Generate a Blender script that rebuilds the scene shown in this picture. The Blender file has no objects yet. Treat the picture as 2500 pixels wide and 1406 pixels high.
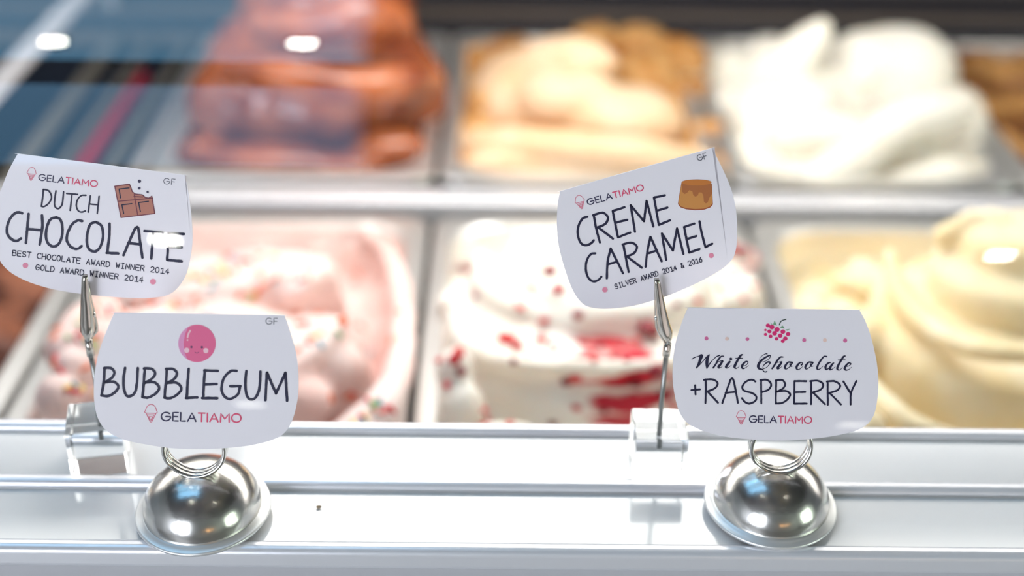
import bpy, bmesh, math, random
from mathutils import Vector, Matrix, noise
random.seed(7)
PI = math.pi
SC = bpy.context.scene
COL = SC.collection

# ------------------------------------------------------------------ camera
FPX = 3180.0; W, HH = 2500, 1406
TH = math.radians(30); PS = math.radians(.72); RO = math.radians(1.0)
EYE = Vector((0, 0, 1.47))
CF = Vector((math.sin(PS)*math.cos(TH), math.cos(PS)*math.cos(TH), -math.sin(TH)))
_r = Vector((math.cos(PS), -math.sin(PS), 0)); _u = _r.cross(CF)
CR = _r*math.cos(RO) + _u*math.sin(RO); CU = -_r*math.sin(RO) + _u*math.cos(RO)
cam = bpy.data.objects.new('camera', bpy.data.cameras.new('camera')); COL.objects.link(cam)
m = Matrix((CR, CU, -CF)).transposed().to_4x4(); m.translation = EYE
cam.matrix_world = m
cam.data.sensor_width = 36; cam.data.lens = FPX/W*36
cam.data.clip_start = .02; cam.data.clip_end = 60
cam.data.dof.use_dof = True; cam.data.dof.focus_distance = .538; cam.data.dof.aperture_fstop = 3.0
SC.camera = cam
# ------------------------------------------------------------------ world, view
wd = bpy.data.worlds.new('world'); SC.world = wd; wd.use_nodes = True
wd.node_tree.nodes['Background'].inputs[0].default_value = (.55, .6, .7, 1)
wd.node_tree.nodes['Background'].inputs[1].default_value = .3
SC.view_settings.view_transform = 'Standard'; SC.view_settings.look = 'None'
SC.view_settings.gamma = 1; SC.view_settings.use_curve_mapping = False
SC.view_settings.exposure = 0.20
LED_PANEL = 12.5; LED_TUBE = 4.2; WINDOW_L = 11.5; HAZE_L = 1.0; SPOT_L = 95.0

# ------------------------------------------------------------------ materials
def mat(name, col, rough=.5, metal=0, bump=0, bscale=60, var=0, vscale=20, col2=None, spec=.5, coat=0, trans=0, ior=1.45, emit=None, es=1, sss=0):
    m = bpy.data.materials.new(name); m.use_nodes = True
    nt = m.node_tree; b = nt.nodes['Principled BSDF']
    b.inputs['Base Color'].default_value = (*col, 1)
    b.inputs['Roughness'].default_value = rough; b.inputs['Metallic'].default_value = metal
    b.inputs['Specular IOR Level'].default_value = spec; b.inputs['Coat Weight'].default_value = coat
    b.inputs['Coat Roughness'].default_value = .08
    b.inputs['Transmission Weight'].default_value = trans; b.inputs['IOR'].default_value = ior
    if sss:
        b.inputs['Subsurface Weight'].default_value = sss
        b.inputs['Subsurface Radius'].default_value = (.014, .011, .009); b.inputs['Subsurface Scale'].default_value = .6
    if emit:
        b.inputs['Emission Color'].default_value = (*emit, 1); b.inputs['Emission Strength'].default_value = es
    tc = nt.nodes.new('ShaderNodeTexCoord')
    if col2:
        n = nt.nodes.new('ShaderNodeTexNoise'); n.inputs['Scale'].default_value = vscale; n.inputs['Detail'].default_value = 4
        nt.links.new(tc.outputs['Object'], n.inputs['Vector'])
        r = nt.nodes.new('ShaderNodeValToRGB'); r.color_ramp.elements[0].position = .5-var; r.color_ramp.elements[1].position = .5+var
        r.color_ramp.elements[0].color = (*col, 1); r.color_ramp.elements[1].color = (*col2, 1)
        nt.links.new(n.outputs['Fac'], r.inputs['Fac']); nt.links.new(r.outputs['Color'], b.inputs['Base Color'])
    if bump:
        n = nt.nodes.new('ShaderNodeTexNoise'); n.inputs['Scale'].default_value = bscale; n.inputs['Detail'].default_value = 5
        nt.links.new(tc.outputs['Object'], n.inputs['Vector'])
        bp = nt.nodes.new('ShaderNodeBump'); bp.inputs['Strength'].default_value = bump; bp.inputs['Distance'].default_value = .003
        nt.links.new(n.outputs['Fac'], bp.inputs['Height']); nt.links.new(bp.outputs['Normal'], b.inputs['Normal'])
    return m
def S(r, g, b):  # sRGB 0-255 to linear
    return tuple(((c/255+.055)/1.055)**2.4 if c > 10 else c/255/12.92 for c in (r, g, b))
def emat(name, col, s):
    m = bpy.data.materials.new(name); m.use_nodes = True; nt = m.node_tree; nt.nodes.clear()
    e = nt.nodes.new('ShaderNodeEmission'); e.inputs[0].default_value = (*col, 1); e.inputs[1].default_value = s
    o = nt.nodes.new('ShaderNodeOutputMaterial'); nt.links.new(e.outputs[0], o.inputs[0]); return m
def pane_mat():
    m = bpy.data.materials.new('clear_pane'); m.use_nodes = True; nt = m.node_tree; nt.nodes.clear(); N = nt.nodes.new
    t = N('ShaderNodeBsdfTransparent'); g = N('ShaderNodeBsdfGlossy'); g.inputs['Roughness'].default_value = 0.0
    t.inputs[0].default_value = (.985, .99, .985, 1)
    lw = N('ShaderNodeLayerWeight'); lw.inputs['Blend'].default_value = .5
    p = N('ShaderNodeMath'); p.operation = 'POWER'; p.inputs[1].default_value = 5
    a = N('ShaderNodeMath'); a.operation = 'MULTIPLY_ADD'; a.inputs[1].default_value = .95; a.inputs[2].default_value = .048
    mx = N('ShaderNodeMixShader'); o = N('ShaderNodeOutputMaterial'); L = nt.links.new
    L(lw.outputs['Facing'], p.inputs[0]); L(p.outputs[0], a.inputs[0]); L(a.outputs[0], mx.inputs[0])
    L(t.outputs[0], mx.inputs[1]); L(g.outputs[0], mx.inputs[2]); L(mx.outputs[0], o.inputs[0]); return m

# ------------------------------------------------------------------ builders
def tag(o, label=None, cat=None, group=None, kind=None):
    if label: o['label'] = label
    if cat: o['category'] = cat
    if group: o['group'] = group
    if kind: o['kind'] = kind
    return o
def empty(name, loc, label, cat, group=None):
    o = bpy.data.objects.new(name, None); COL.objects.link(o); o.location = loc; o.empty_display_size = .01
    o['_loc'] = 0; del o['_loc']
    return tag(o, label, cat, group)
def mesh(name, verts, faces, mt, parent=None, smooth=False, root=None):
    """verts in world space; parents are never rotated, root offset is the sum of parent locations"""
    off = Vector((0, 0, 0)); p = parent
    while p: off += p.location; p = p.parent
    me = bpy.data.meshes.new(name); me.from_pydata([tuple(Vector(v)-off) for v in verts], [], faces)
    me.materials.append(mt)
    if smooth: me.polygons.foreach_set('use_smooth', [True]*len(me.polygons))
    o = bpy.data.objects.new(name, me); COL.objects.link(o); o.parent = parent
    me.update(); return o
def frombm(name, bm, mt, parent=None, smooth=False):
    bmesh.ops.recalc_face_normals(bm, faces=bm.faces)
    bm.verts.index_update()
    v = [x.co.copy() for x in bm.verts]; f = [[q.index for q in p.verts] for p in bm.faces]; bm.free()
    return mesh(name, v, f, mt, parent, smooth)
def bbox(bm, x0, x1, y0, y1, z0, z1, bev=0, seg=2):
    r = bmesh.ops.create_cube(bm, size=1)
    for v in r['verts']:
        v.co = Vector(((x0+x1)/2+v.co.x*(x1-x0), (y0+y1)/2+v.co.y*(y1-y0), (z0+z1)/2+v.co.z*(z1-z0)))
    if bev:
        es = {e for v in r['verts'] for e in v.link_edges}
        bmesh.ops.bevel(bm, geom=list(es), offset=bev, segments=seg, affect='EDGES', profile=.5)
def box(name, x0, x1, y0, y1, z0, z1, mt, parent=None, bev=0, seg=2):
    bm = bmesh.new(); bbox(bm, x0, x1, y0, y1, z0, z1, bev, seg); o = frombm(name, bm, mt, parent, False)
    if bev:     # only the rounded edges are shaded smooth, the broad faces stay flat
        o.data.polygons.foreach_set('use_smooth', [max(abs(c) for c in p.normal) < .999 for p in o.data.polygons])
    return o
def lathe(name, prof, c, mt, parent=None, n=64, M=None):
    V = []; Fs = []
    for i in range(n):
        a = 2*PI*i/n
        for (r, z) in prof:
            p = Vector((r*math.cos(a), r*math.sin(a), z))
            if M: p = M @ p
            V.append(Vector(c)+p)
    k = len(prof)
    for i in range(n):
        j = (i+1) % n
        for q in range(k-1): Fs.append((i*k+q, j*k+q, j*k+q+1, i*k+q+1))
    bm = bmesh.new(); vs = [bm.verts.new(v) for v in V]
    for f in Fs: bm.faces.new([vs[i] for i in f])
    bmesh.ops.remove_doubles(bm, verts=bm.verts, dist=1e-6)
    return frombm(name, bm, mt, parent, True)
def tube(name, pts, rad, mt, parent=None, n=12):
    V = []; Fs = []; N = len(pts); up = None
    for i, p in enumerate(pts):
        t = (Vector(pts[min(i+1, N-1)])-Vector(pts[max(i-1, 0)])).normalized()
        if up is None: up = t.orthogonal().normalized()
        up = (up-t*up.dot(t)).normalized(); s = t.cross(up)
        r = rad[i] if isinstance(rad, (list, tuple)) else rad
        for k in range(n):
            a = 2*PI*k/n; V.append(Vector(p)+up*(r*math.cos(a))+s*(r*math.sin(a)))
    for i in range(N-1):
        for k in range(n): Fs.append((i*n+k, i*n+(k+1) % n, (i+1)*n+(k+1) % n, (i+1)*n+k))
    Fs.append(list(range(n))[::-1]); Fs.append([(N-1)*n+k for k in range(n)])
    return mesh(name, V, Fs, mt, parent, True)
# rays of the survey: image point -> place in the room at a given depth, height or plane
def ray(px, py): return (CF + CR*((px-1250)/FPX) - CU*((py-703)/FPX)).normalized()
def atY(px, py, D): d = ray(px, py); return EYE + d*(D/d.y)
def atZ(px, py, z): d = ray(px, py); return EYE + d*((z-EYE.z)/d.z)
def atP(px, py, p0, n): d = ray(px, py); return EYE + d*((p0-EYE).dot(n)/d.dot(n))
def scale_at(p): return (p-EYE).dot(CF)/FPX    # metres per pixel

M = {}
M['white_deck'] = mat('white_enamel_deck', (.80, .80, .81), .12, coat=.3)
M['fascia'] = mat('grey_enamel_fascia', (.50, .50, .53), .3, bump=.02, bscale=30)
M['alu'] = mat('satin_aluminium', (.86, .86, .88), .28, .9)
M['aluwhite'] = mat('bright_anodised_rail', (.86, .86, .90), .25, .35)
M['steel'] = mat('brushed_pan_steel', (.86, .85, .83), .36, .8)
M['dullsteel'] = mat('dull_case_steel', (.60, .59, .58), .4, .7)
M['well'] = mat('dark_well_liner', (.004, .010, .024), .5)
M['black'] = mat('black_gasket', (.012, .012, .02), .4)
M['taupe'] = mat('taupe_sliding_track', (.13, .105, .09), .4, .4)
M['chrome'] = mat('polished_chrome', (.80, .79, .76), .12, 1)
M['flange'] = mat('satin_flange_metal', (.92, .92, .91), .40, .7)
M['dome'] = mat('worn_polished_dome_metal', (.78, .76, .72), .21, 1, bump=.03, bscale=300)
M['clip'] = mat('nickel_clip', (.62, .58, .52), .16, 1)
M['wire'] = mat('steel_wire', (.30, .31, .30), .3, .85)
M['acrylic'] = mat('clear_acrylic', (.97, .98, .98), .0, trans=1, ior=1.40)
M['paper'] = mat('white_label_card', (.87, .83, .88), .35, spec=.4)
M['ink'] = mat('navy_ink', (.012, .012, .045), .5)
M['inkb'] = mat('navy_logo_ink', (.04, .035, .09), .5)
M['pinkink'] = mat('pink_logo_ink', S(225, 85, 120), .5)
M['paleink'] = mat('pale_pink_logo_ink', S(226, 130, 150), .5)
M['grey'] = mat('grey_ink', S(105, 105, 115), .5)
M['pane'] = pane_mat()
M['room'] = mat('grey_plaster', (.42, .42, .43), .8)
M['ceil'] = mat('dark_ceiling_paint', (.05, .048, .05), .8)
M['floor'] = mat('grey_tile_floor', (.2, .19, .18), .4)
M['red'] = mat('red_strip', (.34, .015, .035), .4)
M['tan'] = mat('tan_strip', (.15, .14, .12), .5)

# ================================================================== the room
def struct(o): o['kind'] = 'structure'; return o
struct(box('floor', -3.6, 3.6, -3.1, 3.6, -.1, 0, M['floor']))
# ceiling with two openings for added glow panels that mirror as blue haze
def slab(name, rects, z0, z1, mt):
    bm = bmesh.new()
    for (a, b, c, d) in rects: bbox(bm, a, b, c, d, z0, z1)
    return struct(frombm(name, bm, mt))
HAZE_X0, HAZE_X1 = -1.9, -.28
slab('ceiling', [(-3.6, 3.6, -3.1, .08), (-3.6, 3.6, 1.9, 3.6), (-3.6, HAZE_X0, .08, 1.9), (HAZE_X1, 3.6, .08, 1.9), (HAZE_X0, HAZE_X1, .63, .80)], 3.6, 3.7, M['ceil'])
hazem = emat('blue_haze_light', (.6, 1.5, 2.4), HAZE_L)
hazem2 = emat('deep_blue_haze_light', (.5, 1.1, 1.8), HAZE_L)
struct(box('haze_panel_1', HAZE_X0, HAZE_X1, .08, .63, 3.66, 3.68, hazem2))
struct(box('haze_panel_2', HAZE_X0, HAZE_X1, .80, 1.9, 3.66, 3.68, hazem))
struct(box('wall_left', -3.7, -3.6, -3.1, 3.6, 0, 3.6, M['room']))
bm = bmesh.new()
for r in ((-3.1, -2.3, 0, 3.6), (-.7, 3.6, 0, 3.6), (-2.3, -.7, 0, .8), (-2.3, -.7, 2.6, 3.6)): bbox(bm, 3.6, 3.7, *r)
struct(frombm('wall_right', bm, M['room']))
struct(box('wall_back', -3.6, 3.6, 3.5, 3.6, 0, 3.6, M['room']))
# street wall behind the camera with a large shop window
bm = bmesh.new()
for r in ((-3.6, -3.4, 0, 3.6), (-1.2, 3.6, 0, 3.6), (-3.4, -1.2, 0, .7), (-3.4, -1.2, 2.7, 3.6)):
    bbox(bm, r[0], r[1], -3.2, -3.1, r[2], r[3])
struct(frombm('wall_front', bm, M['room']))
w3 = struct(box('window_3', -3.4, -1.2, -3.17, -3.15, .7, 2.7, emat('daylight', (.84, .88, 1.0), WINDOW_L)))
struct(box('fill_window_4', 3.66, 3.68, -2.3, -.7, .8, 2.6, emat('green_fill_light', (.86, 1.0, .86), WINDOW_L*.5)))  # unseen side window, added for fill from the right and green bell glints
for x in (-2.34,): struct(box('trim_1', x, x+.07, -3.12, -3.06, .7, 2.7, M['black']))
# ceiling spotlights whose mirror images show in the curved glass
spots = [(-.908, .935, 'at the top left corner of the glass'), (-.403, .945, 'over the chocolate mound'), (-.696, -.399, 'over the CHOCOLATE card'), (1.061, -.436, 'over the ruffled cream gelato'), (-.631, -1.669, 'faintly on the BUBBLEGUM card'), (.939, -1.811, 'faintly on the RASPBERRY card')]
glowm = emat('spotlight_glow', (1, .98, .90), SPOT_L)
dim = emat('dimmed_spotlight_glow', (1, .97, .88), SPOT_L*.10)
spd = None
for i, (x, y, where) in enumerate(spots):
    c = (x, y, 3.6)
    e = empty('ceiling_spotlight', c, 'small recessed ceiling spotlight mirrored '+where, 'spotlight', 'recessed ceiling spotlights')
    OV = Matrix.Diagonal((.42, 1.5, 1))      # oval lamp, long side towards the street
    lathe('bezel', [(.030, -.001), (.045, -.004), (.045, -.009), (.030, -.012), (.030, -.001)], c, M['ceil'], e, 32, OV)
    lathe('lamp_face', [(0, -.004), (.0295, -.004), (.0295, -.001), (0, -.001)], c, dim if i in (4, 5) else glowm, e, 32, OV)

warm = emat('warm_lamp_glow', (1, .50, .18), 13)
for i, (x, y, z) in enumerate([(.62, -1.9, 1.25), (1.2, -2.3, 1.3)]):
    e = empty('pendant_lamp', (x, y, z), ('orange glowing pendant lamp behind the viewer, mirrored warm in the domes, nearer', 'orange glowing pendant lamp behind the viewer, mirrored warm in the domes, farther')[i], 'lamp')
    lathe('shade', [(.0, .20), (.03, .20), (.06, .17), (.17, .02), (.172, 0), (.165, 0), (.055, .165), (0, .19)], (x, y, z), M['ceil'], e, 32)
    bm = bmesh.new(); bmesh.ops.create_uvsphere(bm, u_segments=20, v_segments=12, radius=.085)
    for v in bm.verts: v.co += Vector((x, y, z+.01))
    frombm('bulb', bm, warm, e, True)
    tube('cord', [(x, y, z+.2), (x, y, 3.6)], .004, M['ceil'], e, 8)
# ================================================================== display case
X0, X1 = -.86, 1.25
case = empty('display_case', (.1, .8, 0), 'white and steel serving counter with a curved glass front holding pans of gelato', 'display case')
box('cabinet', X0, X1, .20, 1.46, .05, .70, M['fascia'], case)
box('plinth', X0+.03, X1-.03, .24, 1.42, 0, .05, M['black'], case)
box('front_fascia', X0, X1, .4175, .43, .70, 1.0985, M['fascia'], case, .001)
box('glass_channel', X0, X1, .155, .215, .69, .75, M['dullsteel'], case, .003)
lg = box('ledge', X0, X1, .418, .5005, 1.092, 1.102, M['white_deck'], case, .0005)
def rail(name, y0, y1, z0, z1, mt, bev):
    o = box(name, X0, X1, y0, y1, z0, z1, mt, case, bev, 6); return o
rail('lip', .4145, .4225, 1.0925, 1.1035, M['aluwhite'], .0032)
rail('track_rail', .4555, .4625, 1.1, 1.1058, M['aluwhite'], .0027)
rail('track_gasket', .4548, .4560, 1.1018, 1.1028, M['dullsteel'], .0002)
rail('ledge_rail', .4975, .5045, 1.098, 1.1052, M['aluwhite'], .0025)
rail('ledge_gasket', .4965, .4977, 1.1018, 1.1028, M['dullsteel'], .0002)
box('ledge_inner_wall', X0, X1, .492, .502, .70, 1.093, M['dullsteel'], case)
# the well under the pans
box('well_floor', X0, X1, .5025, 1.46, .70, .72, M['well'], case)
box('well_back', X0, X1, 1.40, 1.42, .72, 1.003, M['well'], case)
for x in (X0, X1-.02): box('well_side', x, x+.02, .505, 1.40, .72, 1.0, M['dullsteel'], case)
# pan supports : cross bars and depth bars
box('cross_bar', X0+.02, X1-.02, .956, .982, .975, .999, M['aluwhite'], case, .003)
box('cross_bar', X0+.02, X1-.02, .505, .575, .975, .996, M['dullsteel'], case, .003)
# back rails and sliding door tracks
box('back_rail', X0, X1, 1.372, 1.40, .975, .992, M['taupe'], case, .003)
box('back_sill', X0, X1, 1.40, 1.425, 1.003, 1.013, M['taupe'], case, .002)
box('back_track', X0, X1, 1.43, 1.46, 1.0, 1.022, M['black'], case, .002)
box('back_track', X0, X1, 1.46, 1.50, .98, 1.035, M['taupe'], case, .002)
box('back_door', X0, X1, 1.50, 1.51, .98, 1.5, M['black'], case)
# curved front glass: profile along depth/height with 5 mm thickness
GR = .317; GY = .243+GR*math.sin(math.radians(55)); GZ = EYE.z-.223-GR*math.cos(math.radians(55))
prof = []
def gp(a, R): return (GY-R*math.sin(a), GZ+R*math.cos(a))
angs = [math.radians(86-78*i/60) for i in range(61)]
def gprof(off):
    P = [gp(a, GR-off) for a in angs]
    y, z = P[0]; d = math.radians(86); P.insert(0, (y-math.cos(d)*.30, z-math.sin(d)*.38))
    y, z = P[-1]; d = math.radians(8); P.append((y+math.cos(d)*.33, z+math.sin(d)*.33))
    return P
po, pi = gprof(0), gprof(.0022); n = len(po)
V, Fs, sm = [], [], []
def glstrip(P, smooth):      # one face strip along X with its own vertices, so that its shading stays clean
    b0 = len(V); 
    for (y, z) in P: V.extend([(X0, y, z), (X1, y, z)])
    for i in range(len(P)-1): Fs.append((b0+2*i, b0+2*i+1, b0+2*i+3, b0+2*i+2)); sm.append(smooth)
glstrip(po, True); glstrip(pi[::-1], True); glstrip([pi[0], po[0]], False); glstrip([po[-1], pi[-1]], False)
for x, fl in ((X0, False), (X1, True)):
    b0 = len(V); V.extend([(x, y, z) for y, z in po]+[(x, y, z) for y, z in pi])
    for i in range(n-1):
        q = (b0+i, b0+i+1, b0+n+i+1, b0+n+i); Fs.append(q if fl else q[::-1]); sm.append(False)
gl = mesh('curved_glass', V, Fs, M['pane'], case)
gl.data.polygons.foreach_set('use_smooth', sm)
gl['label'] = 'clear curved front glass with spotlight reflections'
# canopy above the pans with its lamps
ytop, ztop = po[-1]
cnp = box('canopy', X0, X1, ytop-.01, 1.52, ztop+.012, ztop+.045, M['fascia'], case, .003)
for x in (X0, X1-.015): box('end_frame', x, x+.015, ytop+.0, 1.52, .70, ztop+.012, M['alu'], case)
zl = ztop+.010
box('led_panel', -.21, .23, .80, .945, zl-.008, zl+.001, emat('led_panel_light', (1, .98, .94), LED_PANEL), cnp)
box('led_tube', X0+.05, X1-.05, .965, .98, zl-.014, zl+.001, emat('led_tube_light', (1, .97, .92), LED_TUBE*2.2), cnp)
box('led_tube', X0+.05, X1-.05, .778, .796, zl-.012, zl+.001, bpy.data.materials['led_tube_light'], cnp)  # extra tube, added to brighten the front-row mounds
box('led_tube', X0+.05, X1-.05, 1.12, 1.135, zl-.014, zl+.001, bpy.data.materials['led_tube_light'], cnp)

# ================================================================== pans
def rrect(x0, x1, y0, y1, r, n=8):
    P = []
    for cx, cy, a0 in ((x1-r, y1-r, 0), (x0+r, y1-r, 90), (x0+r, y0+r, 180), (x1-r, y0+r, 270)):
        for i in range(n+1):
            a = math.radians(a0+90*i/n); P.append((cx+r*math.cos(a), cy+r*math.sin(a)))
    return P
PITCH = .249; PX0 = -.302
def pan(colm, y0, y1, label):
    x0 = PX0+colm*PITCH+.002; x1 = x0+PITCH-.004
    e = empty('gelato_pan', ((x0+x1)/2, (y0+y1)/2, .9), label, 'pan', 'steel gelato pans')
    loops = []
    def L(ins, r, z): loops.append([(x, y, z) for x, y in rrect(x0+ins, x1-ins, y0+ins, y1-ins, r)])
    # body: inner wall, floor, outer wall
    L(.0145, .038, .998); L(.018, .038, .90); L(.024, .036, .885); L(.0245, .036, .884); L(.0145, .038, .882); L(.0130, .038, .996)
    V = [p for l in loops for p in l]; n = len(loops[0]); Fs = []
    for a in (0, 1, 2, 4):
        for i in range(n): Fs.append((a*n+i, a*n+(i+1) % n, (a+1)*n+(i+1) % n, (a+1)*n+i))
    Fs.append([2*n+i for i in range(n)]); Fs.append([4*n+i for i in range(n)][::-1])
    mesh('body', V, Fs, M['steel'], e, False)
    loops = []
    L(0, .018, .996); L(0.0012, .018, 1.0); L(.0132, .038, 1.0008); L(.0155, .038, .9985); L(.0132, .038, .996)
    V = [p for l in loops for p in l]; Fs = []
    for a in range(5):
        b = (a+1) % 5
        for i in range(n): Fs.append((a*n+i, a*n+(i+1) % n, b*n+(i+1) % n, b*n+i))
    mesh('rim', V, Fs, M['steel'], e, False)
    return e, x0, x1
FY0, FY1, BY0, BY1 = .580, .926, .996, 1.366
pan(-1, FY0, FY1, 'steel pan at the left end of the front row holding brown gelato')
pan(0, FY0, FY1, 'steel pan in the front row holding the pink gelato with sprinkles')
pan(1, FY0, FY1, 'steel pan in the front row holding white gelato with red crumbs')
pan(2, FY0, FY1, 'steel pan in the front row holding the cream yellow gelato')
pan(0, BY0, BY1, 'steel pan in the back row holding the tall chocolate mound')
pan(1, BY0, BY1, 'steel pan in the back row holding the caramel gelato')
pan(2, BY0, BY1, 'steel pan in the back row holding the tall snow white mound')
pan(3, BY0, BY1, 'steel pan at the right end of the back row holding brown gelato')
# empty slot on the left of the back row : strips that run from front to back
o = box('side_bar', -.441, -.419, .80, 1.46, 1.052, 1.060, M['aluwhite'], case, .003); o['label'] = 'light bar at the left end'
for y in (.81, 1.40): box('side_post', -.435, -.425, y, y+.012, .72, 1.053, M['alu'], case, .002)
box('slot_rail', -.424, -.412, .995, 1.372, .98, .995, M['tan'], case, .003)
box('slot_rail', -.385, -.379, .995, 1.372, .98, .992, M['tan'], case, .002)
sr = box('slot_rail', -.366, -.357, .995, 1.255, .983, .996, M['red'], case, .003); sr['label'] = 'red strip'
box('slot_rail', -.343, -.336, .995, 1.372, .98, .992, M['tan'], case, .002)
box('slot_rail', -.318, -.306, .995, 1.372, .98, .998, M['dullsteel'], case, .003)

# ================================================================== gelato
def sell(bm, c, r, p=2.0, tilt=None, nu=28, nv=16):
    """super-ellipsoid; p>2 gives drums with flat tops"""
    c = Vector(c); V = []
    def sp(v, e): return math.copysign(abs(v)**e, v)
    R = tilt.to_matrix() if tilt is not None else Matrix.Identity(3)
    top = bm.verts.new(c+R@Vector((0, 0, r[2]))); bot = bm.verts.new(c-R@Vector((0, 0, r[2])))
    rings = []
    for j in range(1, nv):
        f = -PI/2+PI*j/nv; cr = abs(math.cos(f))**(2/p); z = sp(math.sin(f), 2/p)
        rings.append([bm.verts.new(c+R@Vector((r[0]*cr*math.cos(2*PI*i/nu), r[1]*cr*math.sin(2*PI*i/nu), r[2]*z))) for i in range(nu)])
    for i in range(nu):
        k = (i+1) % nu
        bm.faces.new((bot, rings[0][k], rings[0][i])); bm.faces.new((top, rings[-1][i], rings[-1][k]))
        for j in range(nv-2): bm.faces.new((rings[j][i], rings[j][k], rings[j+1][k], rings[j+1][i]))
from mathutils import Euler
def blob(bm, px, py, D, rx, ry=None, rd=None, p=2.0, tilt=(0, 0, 0)):
    c = atY(px, py, D); s = scale_at(c); ry = ry or rx; rd = rd or rx
    sell(bm, c, (rx*s, rd*s, ry*s), p, Euler([math.radians(a) for a in tilt]))
def cat(P, n=8):
    out = []; N = len(P)
    for i in range(N-1):
        a, b, c, d = P[max(i-1, 0)], P[i], P[i+1], P[min(i+2, N-1)]
        for k in range(n):
            t = k/n
            out.append(tuple(.5*(2*b[j]+(c[j]-a[j])*t+(2*a[j]-5*b[j]+4*c[j]-d[j])*t*t+(3*b[j]-a[j]-3*c[j]+d[j])*t**3) for j in range(len(b))))
    out.append(tuple(P[-1])); return out
def swoosh(bm, P, sy=1.0, n=7):
    """P: list of (px,py,D,rpx)"""
    for q in cat(P, n):
        c = atY(q[0], q[1], q[2]); s = scale_at(c)*max(q[3], 3)
        sell(bm, c, (s, s, s*sy), 2, None, 14, 8)
def slabbase(bm, x0, x1, y0, y1, ztop, amp, seed=0, nx=40, ny=56, edge=0.0, fs=28):
    """lumpy fill of a pan, closed block"""
    xs = [x0+(x1-x0)*i/nx for i in range(nx+1)]; ys = [y0+(y1-y0)*j/ny for j in range(ny+1)]
    T = []
    for j, y in enumerate(ys):
        row = []
        for i, x in enumerate(xs):
            d = min(x-x0, x1-x, y-y0, y1-y); e = max(0, 1-d/.02)
            z = ztop+amp*noise.fractal(Vector((x*fs+seed, y*fs, seed)), 1, 2, 4)+edge*e*e
            cx, cy = max(0, .036-min(x-x0, x1-x)), max(0, .036-min(y-y0, y1-y))
            xx, yy = x, y
            if cx > 0 and cy > 0:
                k = math.hypot(cx, cy)
                if k > .036:
                    f = (k-.036)/k; xx += f*cx*(1 if x < (x0+x1)/2 else -1); yy += f*cy*(1 if y < (y0+y1)/2 else -1)
            row.append((xx, yy, z))
        T.append(row)
    tv = [[bm.verts.new(p) for p in r] for r in T]; bv = [[bm.verts.new((p[0], p[1], .90)) for p in r] for r in T]
    for j in range(ny):
        for i in range(nx):
            bm.faces.new((tv[j][i], tv[j][i+1], tv[j+1][i+1], tv[j+1][i]))
            bm.faces.new((bv[j][i], bv[j+1][i], bv[j+1][i+1], bv[j][i+1]))
    for j in range(ny):
        bm.faces.new((tv[j][0], tv[j+1][0], bv[j+1][0], bv[j][0])); bm.faces.new((tv[j][nx], bv[j][nx], bv[j+1][nx], tv[j+1][nx]))
    for i in range(nx):
        bm.faces.new((tv[0][i], bv[0][i], bv[0][i+1], tv[0][i+1])); bm.faces.new((tv[ny][i], tv[ny][i+1], bv[ny][i+1], bv[ny][i]))
def gel(name, bm, mt, parent, vox=.0028, sm=6, disp=0, dsize=.02):
    o = frombm(name, bm, mt, parent, True)
    r = o.modifiers.new('fuse', 'REMESH'); r.mode = 'VOXEL'; r.voxel_size = vox; r.use_smooth_shade = True
    s = o.modifiers.new('soften', 'SMOOTH'); s.factor = .6; s.iterations = sm
    if disp:
        t = bpy.data.textures.new(name+'_lumps', 'CLOUDS'); t.noise_scale = dsize; t.noise_depth = 3
        d = o.modifiers.new('lumps', 'DISPLACE'); d.texture = t; d.strength = disp; d.mid_level = .5; d.texture_coords = 'GLOBAL'
    return o
def pin(c, y): x0 = PX0+c*PITCH+.0175; return x0, x0+PITCH-.035
def gmat(name, c, c2, rough=.5, bump=.25, bs=90, var=.12, vs=25, spec=.35, **k): return mat(name, S(*c), rough, sss=.35, bump=bump, bscale=bs, var=var, vscale=vs, col2=S(*c2), spec=spec, **k)

def gempty(c, y0, y1, label): 
    return empty('gelato_mound', (PX0+c*PITCH+PITCH/2, (y0+y1)/2, .886), label, 'gelato')
# --- back row, chocolate
e = gempty(0, BY0, BY1, 'tall glossy red brown chocolate mound at the left of the back row')
bm = bmesh.new(); a, b = pin(0, 0)
slabbase(bm, a, b, BY0+.016, BY1-.016, .975, .008, 3)
blob(bm, 785, 240, 1.20, 285, 240, 300, 2.6)
blob(bm, 800, 20, 1.22, 215, 190, 200, 2.3)
blob(bm, 960, 240, 1.16, 135, 150, 150)
blob(bm, 1020, 240, 1.18, 70, 130, 120)
blob(bm, 600, 260, 1.14, 140, 140, 140)
swoosh(bm, [(560, 170, 1.06, 40), (700, 185, 1.04, 50), (860, 215, 1.04, 50), (980, 200, 1.06, 50), (1050, 190, 1.1, 40)])
swoosh(bm, [(640, 60, 1.1, 40), (760, 60, 1.08, 55), (880, 40, 1.08, 60), (960, 60, 1.1, 50)])
blob(bm, 950, 365, 1.06, 95, 55, 60); blob(bm, 640, 385, 1.05, 160, 40, 60); blob(bm, 850, 400, 1.05, 150, 30, 50); blob(bm, 500, 370, 1.07, 60, 45, 60)
gel('scoop', bm, gmat('chocolate_gelato', (174, 98, 56), (134, 66, 40), .22, .15, 40, spec=.6, coat=.4), e, disp=.008, dsize=.05)
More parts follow.
